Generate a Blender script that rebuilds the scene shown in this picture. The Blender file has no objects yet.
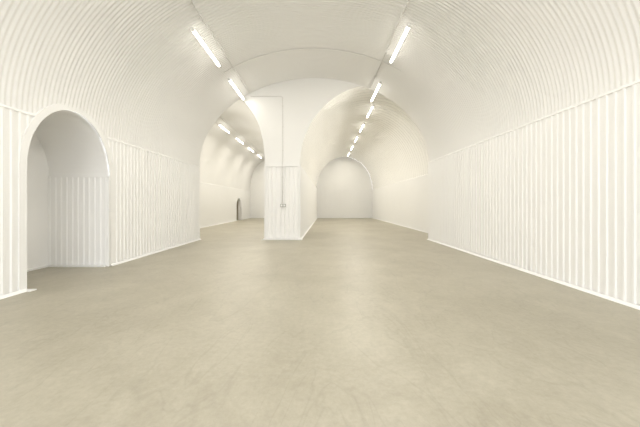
import bpy, math, random
from mathutils import Vector
random.seed(3)
PI = math.pi
S = bpy.context.scene
C = S.collection
try:
    S.view_settings.view_transform = 'Standard'
    S.view_settings.look = 'None'
except Exception: pass

# ------------------------------------------------------------ materials
def new_mat(name):
    m = bpy.data.materials.new(name); m.use_nodes = True
    return m, m.node_tree.nodes, m.node_tree.links, m.node_tree.nodes['Principled BSDF']

def paint(name, col, rough=.4, var=.02, scale=1.5, metal=0, spec=.5, coat=0):
    m, N, L, b = new_mat(name)
    tc = N.new('ShaderNodeTexCoord'); nz = N.new('ShaderNodeTexNoise')
    nz.inputs['Scale'].default_value = scale; nz.inputs['Detail'].default_value = 4
    L.new(tc.outputs['Object'], nz.inputs['Vector'])
    r = N.new('ShaderNodeValToRGB')
    r.color_ramp.elements[0].position = .3; r.color_ramp.elements[1].position = .7
    r.color_ramp.elements[0].color = (*[max(0, c-var) for c in col], 1)
    r.color_ramp.elements[1].color = (*[min(1, c+var*.4) for c in col], 1)
    L.new(nz.outputs['Fac'], r.inputs['Fac']); L.new(r.outputs['Color'], b.inputs['Base Color'])
    b.inputs['Roughness'].default_value = rough; b.inputs['Metallic'].default_value = metal
    b.inputs['Specular IOR Level'].default_value = spec
    if coat:
        b.inputs['Coat Weight'].default_value = coat; b.inputs['Coat Roughness'].default_value = .10; b.inputs['Coat IOR'].default_value = 1.9
    return m

M_wall = paint('white_box_profile_sheet', (.89, .886, .87), .6, .006, spec=.3)
M_vault = paint('white_corrugated_sheet', (.845, .84, .822), .45, .006, spec=.35)
M_gloss = paint('white_glossy_corrugated_sheet', (.92, .912, .882), .3, .008, spec=.6, coat=1)
M_plain = paint('white_smooth_lining', (.89, .885, .865), .55, .01)
M_alcove = paint('white_lining_lightened', (.94, .935, .92), .6, .006)  # white raised in the colour, as the recess gets only bounced light
M_trim = paint('white_flashing', (.89, .887, .87), .45)
M_house = paint('white_enamel', (.93, .93, .91), .4)
M_cond = paint('pale_grey_pvc', (.74, .73, .70), .45)
M_box = paint('grey_switch_plastic', (.42, .41, .38), .45)
M_door = paint('brown_grey_door', (.26, .23, .17), .6)
M_cap = paint('end_cap_white', (.88, .88, .85), .4)
M_out = paint('outdoor_paving', (.35, .34, .32), .8)

def emis(name, col, s):
    m, N, L, b = new_mat(name)
    b.inputs['Base Color'].default_value = (.9, .9, .88, 1)
    b.inputs['Emission Color'].default_value = (*col, 1)
    b.inputs['Emission Strength'].default_value = s
    return m
TUBE = (1, .955, .87)
TUBE_REAR = (1, .945, .835)
M_tube = emis('glowing_diffuser', TUBE, 10)

def concrete():
    m, N, L, b = new_mat('power_floated_concrete')
    tc = N.new('ShaderNodeTexCoord')
    def noise(sc, det, rgh=.55, dist=0, vec=None):
        n = N.new('ShaderNodeTexNoise'); n.inputs['Scale'].default_value = sc
        n.inputs['Detail'].default_value = det; n.inputs['Roughness'].default_value = rgh
        n.inputs['Distortion'].default_value = dist
        L.new(vec or tc.outputs['Object'], n.inputs['Vector']); return n
    mp = N.new('ShaderNodeMapping'); mp.inputs['Scale'].default_value = (1.0, .8, 1); mp.inputs['Rotation'].default_value = (0, 0, .5)
    L.new(tc.outputs['Object'], mp.inputs['Vector'])
    a = noise(.5, 12, .68, .3); c = noise(3.0, 14, .8, .5, mp.outputs['Vector']); f = noise(22, 8, .75)
    def mix(fac, x, y, mode='MIX'):
        q = N.new('ShaderNodeMix'); q.data_type = 'RGBA'; q.blend_type = mode
        q.inputs[0].default_value = fac
        L.new(x, q.inputs[6]); L.new(y, q.inputs[7]); return q.outputs[2]
    def ramp(o, p0, c0, p1, c1):
        r = N.new('ShaderNodeValToRGB'); e = r.color_ramp.elements
        e[0].position = p0; e[0].color = (*c0, 1); e[1].position = p1; e[1].color = (*c1, 1)
        L.new(o, r.inputs['Fac']); return r.outputs['Color']
    r1 = ramp(a.outputs['Fac'], .38, (.355, .325, .248), .62, (.49, .458, .37))
    r2 = ramp(c.outputs['Fac'], .38, (.345, .315, .24), .64, (.475, .443, .355))
    r3 = ramp(f.outputs['Fac'], .35, (.70, .70, .70), .65, (1, 1, 1))
    o = mix(.45, r1, r2); o = mix(.42, o, r3, 'MULTIPLY')
    wv = N.new('ShaderNodeTexNoise'); wv.inputs['Scale'].default_value = 1.1; wv.inputs['Detail'].default_value = 3; wv.inputs['Distortion'].default_value = 2.5
    m2 = N.new('ShaderNodeMapping'); m2.inputs['Scale'].default_value = (1, .35, 1); m2.inputs['Rotation'].default_value = (0, 0, -.7)
    L.new(tc.outputs['Object'], m2.inputs['Vector']); L.new(m2.outputs['Vector'], wv.inputs['Vector'])
    rs = N.new('ShaderNodeValToRGB'); e = rs.color_ramp.elements
    e[0].position = .485; e[0].color = (1, 1, 1, 1); e[1].position = .515; e[1].color = (1, 1, 1, 1)
    k = e.new(.5); k.color = (.84, .84, .83, 1)
    L.new(wv.outputs['Fac'], rs.inputs['Fac']); o = mix(.45, o, rs.outputs['Color'], 'MULTIPLY')
    L.new(o, b.inputs['Base Color'])
    rr = N.new('ShaderNodeMapRange'); rr.inputs[3].default_value = .32; rr.inputs[4].default_value = .52
    L.new(c.outputs['Fac'], rr.inputs[0]); L.new(rr.outputs[0], b.inputs['Roughness'])
    b.inputs['Specular IOR Level'].default_value = .42
    bp = N.new('ShaderNodeBump'); bp.inputs['Strength'].default_value = .08; bp.inputs['Distance'].default_value = .01
    L.new(f.outputs['Fac'], bp.inputs['Height']); L.new(bp.outputs['Normal'], b.inputs['Normal'])
    return m
M_floor = concrete()

# ------------------------------------------------------------ mesh helpers
class MB:
    def __init__(s): s.v = []; s.f = []
    def add(s, vs, fs):
        o = len(s.v); s.v += [tuple(v) for v in vs]; s.f += [tuple(i+o for i in f) for f in fs]; return s
    def box(s, x0, x1, y0, y1, z0, z1):
        vs = [(x, y, z) for x in (x0, x1) for y in (y0, y1) for z in (z0, z1)]
        return s.add(vs, [(0,1,3,2),(4,6,7,5),(0,4,5,1),(2,3,7,6),(0,2,6,4),(1,5,7,3)])
    def tube(s, pts, r, n=8):
        P = [Vector(p) for p in pts]; rings = []
        d0 = (P[1]-P[0]).normalized()
        a = d0.orthogonal().normalized()
        for i, p in enumerate(P):
            d = (P[min(i+1, len(P)-1)]-P[max(i-1, 0)]).normalized()
            a = (a-d*a.dot(d)).normalized(); b = d.cross(a)
            rings.append([p+a*r*math.cos(2*PI*k/n)+b*r*math.sin(2*PI*k/n) for k in range(n)])
        vs = [v for q in rings for v in q]; fs = []
        for i in range(len(P)-1):
            for k in range(n):
                fs.append((i*n+k, i*n+(k+1)%n, (i+1)*n+(k+1)%n, (i+1)*n+k))
        fs += [tuple(range(n))[::-1], tuple((len(P)-1)*n+k for k in range(n))]
        return s.add(vs, fs)
    def prism_y(s, prof, y0, y1):
        n = len(prof)
        vs = [(x, y0, z) for x, z in prof]+[(x, y1, z) for x, z in prof]
        fs = [(k, (k+1)%n, n+(k+1)%n, n+k) for k in range(n)]+[tuple(range(n))[::-1], tuple(range(n, 2*n))]
        return s.add(vs, fs)
    def grid(s, cols):
        o = len(s.v); n = len(cols[0])
        for c in cols: s.v += [tuple(v) for v in c]
        for i in range(len(cols)-1):
            for k in range(n-1):
                q = (cols[i][k], cols[i][k+1], cols[i+1][k+1], cols[i+1][k])
                if (Vector(q[0])-Vector(q[1])).length < 1e-5 and (Vector(q[2])-Vector(q[3])).length < 1e-5: continue
                s.f.append((o+i*n+k, o+i*n+k+1, o+(i+1)*n+k+1, o+(i+1)*n+k))
        return s
    def build(s, name, mat, parent=None, smooth=False, kind=None):
        me = bpy.data.meshes.new(name); me.from_pydata(s.v, [], s.f); me.validate(); me.update()
        me.materials.append(mat)
        if smooth: me.polygons.foreach_set('use_smooth', [True]*len(me.polygons))
        o = bpy.data.objects.new(name, me); C.objects.link(o)
        if parent: o.parent = parent
        if kind: o['kind'] = kind
        return o
def thing(name, label, cat, loc=(0,0,0), group=None):
    o = bpy.data.objects.new(name, None); C.objects.link(o); o.location = loc; o.empty_display_size = .1
    o['label'] = label; o['category'] = cat
    if group: o['group'] = group
    return o

# ------------------------------------------------------------ profiles
CAMZ = 1.2
Y0, Y1, Y2 = -3.2, 9.6, 24.4
class Prof:
    def __init__(s, xl, xr, sl, sr, crown, n=2.0):
        s.xl, s.xr, s.sl, s.sr, s.crown, s.n = xl, xr, sl, sr, crown, n
        s.c = (xl+xr)/2; s.a = (xr-xl)/2
    def top(s, x):
        d = abs(x-s.c)/s.a
        if d > 1+1e-6: return 0
        h = max(0, 1-d**s.n)**(1/s.n)
        b = s.sl if x < s.c else s.sr
        return b+(s.crown-b)*h
    def pt(s, t, d=0):
        ct, st = math.cos(t), math.sin(t)
        b = s.sl if ct < 0 else s.sr
        x = s.c+s.a*math.copysign(abs(ct)**(2/s.n), ct)
        z = b+(s.crown-b)*max(0, st)**(2/s.n)
        return (x-ct*d, z-st*d)
main = Prof(-4.08, 3.68, 2.45, 2.60, 5.46)
left = Prof(-6.0, -1.86, 2.28, 2.52, 5.15, 2.3)
def right_prof(y):
    k = (y-Y1)/(Y2-Y1)
    return Prof(-.68+.40*k, 4.5, 2.52, 2.44, 5.25)
right = right_prof(Y1)

N1 = (4.705, .775, 1.725, 1.0)      # recess: y centre, half width, spring, rise
N2 = (20.95, .62, 1.0, .64)
def arch(y, n):
    d = abs(y-n[0])/n[1]
    return 0 if d >= 1 else n[2]+n[3]*math.sqrt(1-d*d)

# ------------------------------------------------------------ floor
MB().grid([[(x, y, 0) for y in (Y0-.3, 3, Y1, 17, Y2+.3)] for x in (-7.2, -3, 0, 3, 5.2)]).build('floor', M_floor, kind='structure')
MB().grid([[(x, y, -.01) for y in (Y0-14, Y0-.3)] for x in (-12, 12)]).build('ground_outside', M_out, kind='structure')

# ------------------------------------------------------------ vaults
def vault(name, prof_at, y0, y1, pitch, amp, nt, niche=None, sub=8, mat=None):
    cols = []; n = int((y1-y0)/pitch*sub)
    for i in range(n+1):
        y = y0+(y1-y0)*i/n; p = prof_at(y)
        d = amp*math.sin(2*PI*y/pitch)
        te = PI
        if niche:
            a = arch(y, niche)
            if a > p.sl: te = PI-math.asin(min(1, (a-p.sl)/(p.crown-p.sl)))
        cols.append([(lambda q: (q[0], y, q[1]))(p.pt(te*k/nt, d)) for k in range(nt+1)])
    return MB().grid(cols).build(name, mat or M_vault, smooth=True, kind='structure')
vault('ceiling', lambda y: main, Y0, Y1, .070, .0062, 72, N1)
vault('ceiling_rear_left', lambda y: left, Y1, Y2, .12, .012, 48)
vault('ceiling_rear_right', right_prof, Y1, Y2, .26, .024, 56, mat=M_gloss, sub=14)

# ------------------------------------------------------------ ribbed walls
P_, W0, W1, W2 = .108, .054, .068, .094
def rib(u, p=P_, h=.014):
    u = u % p
    if u < W0 or u > p-1e-4: return .0
    if u < W1: return h*(u-W0)/(W1-W0)
    if u <= W2: return h
    return h*(p-u)/(p-W2)
def stations(a, b, niche=None):
    st = {a, b}; k = math.floor(a/P_)
    while k*P_ < b:
        for q in (0, W0, W1, W2):
            if a < k*P_+q < b: st.add(round(k*P_+q, 4))
        k += 1
    if niche:
        y0, y1 = niche[0]-niche[1], niche[0]+niche[1]
        for i in range(61): st.add(y0+(y1-y0)*(.5-.5*math.cos(PI*i/60)))
        st |= {y0-1e-4, y1+1e-4}
    return sorted(st)
def ribbed_wall(name, xf, inward, y0, y1, top, niche=None, mat=M_wall):
    cols = []
    for y in stations(y0, y1, niche):
        x = xf(y)+inward*(rib(y)+.008)
        lo = min(top, arch(y, niche)) if niche else 0
        cols.append([(x, y, lo+(top-lo)*k/2) for k in range(3)])
    return MB().grid(cols).build(name, mat, kind='structure')
ribbed_wall('wall_left', lambda y: -4.08, 1, Y0, Y1, 2.45, N1)
ribbed_wall('wall_right', lambda y: 3.68, -1, Y0, Y1, 2.60)
ribbed_wall('wall_rear_left', lambda y: -6.0, 1, Y1, Y2, 2.28, N2)
ribbed_wall('wall_rear_right', lambda y: 4.5, -1, Y1, Y2, 2.44)
ribbed_wall('wall_dividing_right', lambda y: right_prof(y).xl, 1, Y1, Y2, 2.52)
ribbed_wall('wall_dividing_left', lambda y: -1.86, -1, Y1, Y2, 2.52)

def cross_wall(name, y, lo, hi, xs, mat=M_plain):
    return MB().grid([[(x, y, min(lo(x), hi(x))), (x, y, max(lo(x), hi(x)))] for x in xs]).build(name, mat, kind='structure')
def coss(a, b, n): return [a+(b-a)*(.5-.5*math.cos(PI*i/n)) for i in range(n+1)]
xs = sorted(set(coss(-4.08, 3.68, 160)+coss(-6, -1.86, 100)+coss(-.68, 4.5, 120)+[-4.0801, 3.6801, -1.8599, -.6801]))
def rear_top(x):
    return max(left.top(x) if x <= -1.86 else 0, right.top(x) if x >= -.68 else 0)
def main_top(x): return main.top(x) if -4.08 <= x <= 3.68 else 0
cross_wall('wall_end', Y1, rear_top, main_top, xs)
# front wall behind the viewer, with an unseen wide opening added to let daylight in
EX0, EX1, EZ = -3.3, 2.9, 3.9
cross_wall('wall_front', Y0, lambda x: EZ if EX0 <= x <= EX1 else 0, main_top, sorted(coss(-4.08, 3.68, 80)+[EX0-1e-4, EX0, EX1, EX1+1e-4]))
fr = MB(); fr.box(EX0-.06, EX0+.02, Y0-.06, Y0+.06, 0, EZ+.02); fr.box(EX1-.02, EX1+.06, Y0-.06, Y0+.06, 0, EZ+.02); fr.box(EX0, EX1, Y0-.06, Y0+.06, EZ-.02, EZ+.06)
fr.build('trim_12', M_trim, kind='structure')
def back_wall(name, p):
    cross_wall(name, Y2, lambda x: 0, p.top, coss(p.xl, p.xr, 60))
    cols = [[(x, Y2-.01-rib(x), 0), (x, Y2-.01-rib(x), 2.44)] for x in stations(p.xl, p.xr)]
    MB().grid(cols).build(name+'_cladding', M_wall, kind='structure')
back_wall('wall_back_left', left); back_wall('wall_back_right', right_prof(Y2))

PP = .147
def prib(a):
    u = (a+.03) % PP
    return 0 if u < .1 or u > PP-1e-4 else (.024*(u-.1)/.012 if u < .112 else (.024 if u <= .135 else .024*(PP-u)/.012))
pc = MB()
pc.grid([[(-1.86+a, Y1-.012-prib(a), 0), (-1.86+a, Y1-.012-prib(a), 2.5)] for a in sorted({0, 1.18}|{k*PP+q-.03 for k in range(10) for q in (0, .1, .112, .135) if 0 < k*PP+q-.03 < 1.18})])
pc.build('wall_pier', M_alcove, kind='structure')
tp = MB()
tp.box(-1.875, -1.82, Y1-.045, Y1+.06, 0, 2.52); tp.box(-.72, -.665, Y1-.045, Y1+.06, 0, 2.52)
tp.box(-1.875, -.665, Y1-.05, Y1+.01, 2.46, 2.52)
tp.build('trim_1', M_trim, kind='structure')

# ------------------------------------------------------------ arched recess near the camera
XB = -5.23
def arch_path(n, off=0, k=40):
    yc, hw, sp, ri = n
    pts = [(yc-hw-off, 0)]
    for i in range(k+1):
        a = PI-PI*i/k; pts.append((yc+(hw+off)*math.cos(a), sp+(ri+off)*math.sin(a)))
    pts.append((yc+hw+off, 0)); return pts
def reveal(name, n, x0, xb, mat=M_plain):
    MB().grid([[(x, y, z) for x in (x0, xb)] for y, z in arch_path(n)]).build(name, mat, kind='structure')
def recess(name, n, x0, xb, mat):
    reveal(name+'_reveal', n, x0, xb, mat)
    b = MB(); ys = coss(n[0]-n[1]+1e-4, n[0]+n[1]-1e-4, 40)
    b.grid([[(xb, y, 0), (xb, y, arch(y, n))] for y in ys]); b.build(name+'_back', mat, kind='structure')
recess('wall_recess', N1, -4.06, XB, M_alcove)
recess('wall_far_recess', N2, -5.98, -6.35, M_plain)
def portal(name, n, xa, xb, w, mat=M_trim):
    i = arch_path(n, 0); o = arch_path(n, w)
    cols = [[(xa, a[0], a[1]), (xb, a[0], a[1]), (xb, c[0], c[1]), (xa, c[0], c[1])] for a, c in zip(i, o)]
    return MB().grid(cols).build(name, mat, kind='structure')
portal('trim_2', N1, -4.09, -4.054, .10)
portal('trim_3', N2, -6.01, -5.972, .05)
yj = N1[0]+N1[1]
MB().grid([[(x, yj-.008-rib(x, h=.011), 0), (x, yj-.008-rib(x, h=.011), N1[2])] for x in stations(XB, -4.09)]).build('wall_recess_cladding', M_alcove, kind='structure')
t = MB(); t.box(XB, -4.055, yj-.023, yj, N1[2]-.012, N1[2]+.012); t.box(-4.10, -4.054, yj-.023, yj+.01, 0, N1[2]); t.box(XB, XB+.025, yj-.023, yj, 0, N1[2])
t.build('trim_4', M_alcove, kind='structure')
d = MB(); ys = coss(N2[0]-N2[1]+.03, N2[0]+N2[1]-.03, 24)
d.grid([[(-6.2, y, 0.01), (-6.2, y, arch(y, N2)-.03)] for y in ys]); dr = d.build('door_1', M_door, kind='structure')
MB().tube([(-6.19, N2[0]-.42, .85), (-6.14, N2[0]-.42, .85), (-6.14, N2[0]-.30, .85)], .012).build('door_handle', M_cond, dr)

# ------------------------------------------------------------ base flashings
def skirt(name, xf, inward, y0, y1, w=.045):
    n = max(1, int((y1-y0)/2)); cols = []
    for i in range(n+1):
        y = y0+(y1-y0)*i/n; x = xf(y)+inward*.025; s = inward
        cols.append([(x, y, .035), (x+s*.008, y, .03), (x+s*w, y, .008), (x+s*w, y, 0)])
    MB().grid(cols).build(name, M_wall, kind='structure')
skirt('baseboard_left', lambda y: -4.08, 1, Y0, N1[0]-N1[1]-.02)
skirt('baseboard_left_far', lambda y: -4.08, 1, yj, Y1)
skirt('baseboard_right', lambda y: 3.68, -1, Y0, Y1)
skirt('baseboard_rear_left', lambda y: -6.0, 1, Y1, N2[0]-N2[1])
skirt('baseboard_rear_left_far', lambda y: -6.0, 1, N2[0]+N2[1], Y2)
skirt('baseboard_rear_right', lambda y: 4.5, -1, Y1, Y2)
skirt('baseboard_dividing_right', lambda y: right_prof(y).xl, 1, Y1, Y2)
skirt('baseboard_dividing_left', lambda y: -1.86, -1, Y1, Y2)
b = MB(); b.prism_y([(-1.95, 0), (-1.95, .012), (-1.88, .05), (-.66, .05), (-.59, .012), (-.59, 0)], Y1-.13, Y1-.04)
b.build('baseboard_pier', M_trim, kind='structure')
b = MB(); b.box(XB, -4.1, yj-.08, yj-.03, 0, .03); b.box(XB, XB+.05, 3.95, yj-.08, 0, .03); b.box(-4.3, -3.96, 3.88, 3.97, 0, .015)
b.build('baseboard_recess', M_trim, kind='structure')
b = MB(); b.box(-5.95, -1.9, Y2-.1, Y2-.044, 0, .05); b.build('baseboard_back_left', M_trim, kind='structure')
b = MB(); b.box(-.26, 4.46, Y2-.1, Y2-.044, 0, .05); b.build('baseboard_back_right', M_trim, kind='structure')

# flush sloped flashing joining the wall sheets to the vault sheets
def ledge(name, x, inward, y0, y1, z):
    s = inward
    MB().grid([[(x, y, z-.006), (x+s*.0235, y, z-.006), (x+s*.0235, y, z+.004), (x+s*.009, y, z+.03), (x-s*.01, y, z+.03)] for y in (y0, y1)]).build(name, M_wall, kind='structure')
ledge('trim_5', -4.08, 1, Y0, 4.13, 2.45)
ledge('trim_6', -4.08, 1, 5.27, Y1, 2.45)
ledge('trim_7', 3.68, -1, Y0, Y1, 2.60)
ledge('trim_8', -6.0, 1, Y1, Y2, 2.28)
ledge('trim_9', 4.5, -1, Y1, Y2, 2.44)

def lap(name, y, w, t0, t1, d=.010):
    cols = []
    for k in range(73):
        t = t0+(t1-t0)*k/72; a = main.pt(t, .004); c = main.pt(t, d+.006)
        cols.append([(a[0], y, a[1]), (c[0], y, c[1]), (c[0], y+w, c[1]), (a[0], y+w, a[1])])
    MB().grid(cols).build(name, M_plain, kind='structure')
lap('trim_10', 7.75, .05, .9, PI-.9)

# ------------------------------------------------------------ batten lights
LEN = 1.5
def make_light(power, col):
    r = thing('batten_light', '', 'light')
    L = LEN/2
    MB().prism_y([(-.024, .045), (-.028, .008), (.028, .008), (.024, .045), (.018, .055), (-.018, .055)], -L, L).build('housing', M_house, r)
    prof = [(.033*math.cos(a), .008-.038*math.sin(a)) for a in [PI*k/10 for k in range(11)]]
    MB().prism_y(prof, -L+.02, L-.02).build('diffuser', M_tube, r, smooth=False)
    for s in (-1, 1):
        pr = [(.035*math.cos(a), .008-.040*math.sin(a)) for a in [PI*k/10 for k in range(11)]]
        MB().prism_y(pr, s*L-(.02 if s > 0 else 0), s*L+(.02 if s < 0 else 0)).build('end_cap', M_cap, r)
        MB().box(-.018, .018, s*L*.6-.02, s*L*.6+.02, .055, .095).build('mounting_bracket', M_house, r)
    la = bpy.data.lights.new('batten_lamp', 'AREA'); la.shape = 'RECTANGLE'; la.size = .06; la.size_y = LEN-.06
    la.color = col; la.energy = power
    lo = bpy.data.objects.new('lamp', la); C.objects.link(lo); lo.parent = r; lo.location = (0, 0, -.034)
    return r
protos = {'f': [make_light(29, TUBE), True], 'r': [make_light(54, TUBE_REAR), True]}
def dup(o):
    c = o.copy(); C.objects.link(c)
    for ch in o.children:
        k = ch.copy(); C.objects.link(k); k.parent = c
    return c
def light(prof, x, y, label, group, power=None):
    z = prof.top(x)
    e = .01; sl = (prof.top(x+e)-prof.top(x-e))/(2*e); a = math.atan(sl)
    nx, nz = math.sin(a), -math.cos(a)
    p = protos['f' if prof is main else 'r']
    o = p[0] if p[1] else dup(p[0]); p[1] = False
    o.location = (x+nx*.12, y, z+nz*.12); o.rotation_euler = (0, -a, 0)
    o['label'] = label; o['group'] = group
    if power:
        for ch in o.children:
            if ch.type == 'LIGHT': ch.data = ch.data.copy(); ch.data.energy = power
    return o
G1, G2, G3 = 'batten lights on the front vault', 'batten lights in the rear left tunnel', 'batten lights in the rear right tunnel'
lab_l = ['lit white batten light high above the arched recess, nearest in the left row',
         'lit white batten light left of the pier top, second in the left row']
lab_r = ['lit white batten light above the right wall, nearest in the right row',
         'lit white batten light at the mouth of the right tunnel, second in the right row']
for i, y in enumerate((6.45, 8.74)): light(main, -2.62, y, lab_l[i], G1, (None, 6)[i])
for i, y in enumerate((6.65, 9.44)): light(main, 1.90, y, lab_r[i], G1)
for i, y in enumerate((3.85, 1.05, -1.75)):
    w = ['one bay nearer than the nearest seen', 'directly over the viewer', 'behind the viewer near the front wall'][i]
    light(main, -2.62, y, 'lit batten light on the left of the vault, '+w, G1)
    light(main, 1.90, y, 'lit batten light on the right of the vault, '+w, G1)
nm = ['nearest and biggest in view', 'second from the front', 'third from the front', 'fourth from the front', 'smallest, by the back wall']
for i in range(4): light(left, -4.75, 13.9+2.7*i, 'lit batten light in the left tunnel, '+(nm[i] if i < 3 else nm[4]), G2)
light(left, -4.75, 11.1, 'lit batten light in the left tunnel, just behind the arch edge', G2)
for i in range(5):
    y = 12.1+2.58*i; p = right_prof(y)
    light(p, p.c+.2, y, 'lit batten light in the right tunnel, '+nm[i], G3, 34 if i == 4 else None)

# ------------------------------------------------------------ conduits
def row_conduit(prof, x, y0, y1, label, step=1.4, drop=.034):
    m = (y0+y1)/2
    r = thing('conduit', label, 'conduit', (x, m, prof.top(x)-drop))
    MB().tube([(0, y0-m, 0), (0, y1-m, 0)], .012).build('pipe', M_cond, r, smooth=True)
    y = y0+.5
    while y < y1-.1:
        MB().box(-.022, .022, y-m-.012, y-m+.012, -.016, .008).build('saddle_clip', M_cond, r); y += step
    return r
row_conduit(main, -2.36, Y0+.05, Y1-.08, 'thin pale conduit pipe along the vault beside the left row of lights')
row_conduit(main, 1.68, Y0+.05, Y1-.08, 'thin pale conduit pipe along the vault beside the right row of lights')
row_conduit(left, -4.45, Y1+.1, Y2-.1, 'thin pale conduit pipe along the left tunnel beside its row of lights', 2.8, .04)

xc = -1.26
r = thing('conduit', 'thin pale conduit crossing above the pier and dropping down its front to the switch box', 'conduit', (xc, Y1, 1.2))
zz = 4.83
def P(x, y, z): return (x, y, z-1.2)
MB().tube([(-2.34-xc, -.018, zz-1.2), (-.06, -.018, zz-1.2), (-.018, -.018, zz-1.218), (0, -.018, zz-1.26), P(0, -.018, 2.66), P(0, -.065, 2.56), P(0, -.06, 1.215)], .012).build('pipe', M_cond, r, smooth=True)
for z in (3.0, 3.8, 4.5): MB().box(-.022, .022, -.032, -.005, z-1.2-.012, z-1.2+.012).build('saddle_clip', M_cond, r)
for z in (1.6, 2.1): MB().box(-.022, .022, -.076, -.036, z-1.2-.012, z-1.2+.012).build('saddle_clip', M_cond, r)
s = thing('switch_box', 'small grey switch box halfway down the front of the white pier', 'switch', (xc+.02, Y1-.05, 1.15))
MB().box(-.09, .09, -.05, .005, -.05, .05).build('back_box', M_box, s)
for k in (-1, 1): MB().box(k*.045-.028, k*.045+.028, -.058, -.05, -.03, .03).build('switch_rocker', M_house, s)

# ------------------------------------------------------------ world (bright overcast outside the added opening), camera
w = bpy.data.worlds.new('World'); S.world = w; w.use_nodes = True
w.node_tree.nodes['Background'].inputs[0].default_value = (.92, .95, 1, 1); w.node_tree.nodes['Background'].inputs[1].default_value = 4.7
la = bpy.data.lights.new('added_opening_portal', 'AREA'); la.shape = 'RECTANGLE'; la.size = EX1-EX0; la.size_y = EZ
la.cycles.is_portal = True
lo = bpy.data.objects.new('added_opening_portal', la); C.objects.link(lo)
lo.location = ((EX0+EX1)/2, Y0-.05, EZ/2); lo.rotation_euler = (PI/2, 0, 0)
cd = bpy.data.cameras.new('camera'); co = bpy.data.objects.new('camera', cd); C.objects.link(co)
co.location = (0, 0, CAMZ); co.rotation_euler = (PI/2, 0, 0)
cd.sensor_width = 36; cd.lens = 284/640*36; cd.shift_y = -9.5/640; cd.clip_start = .05
S.camera = co
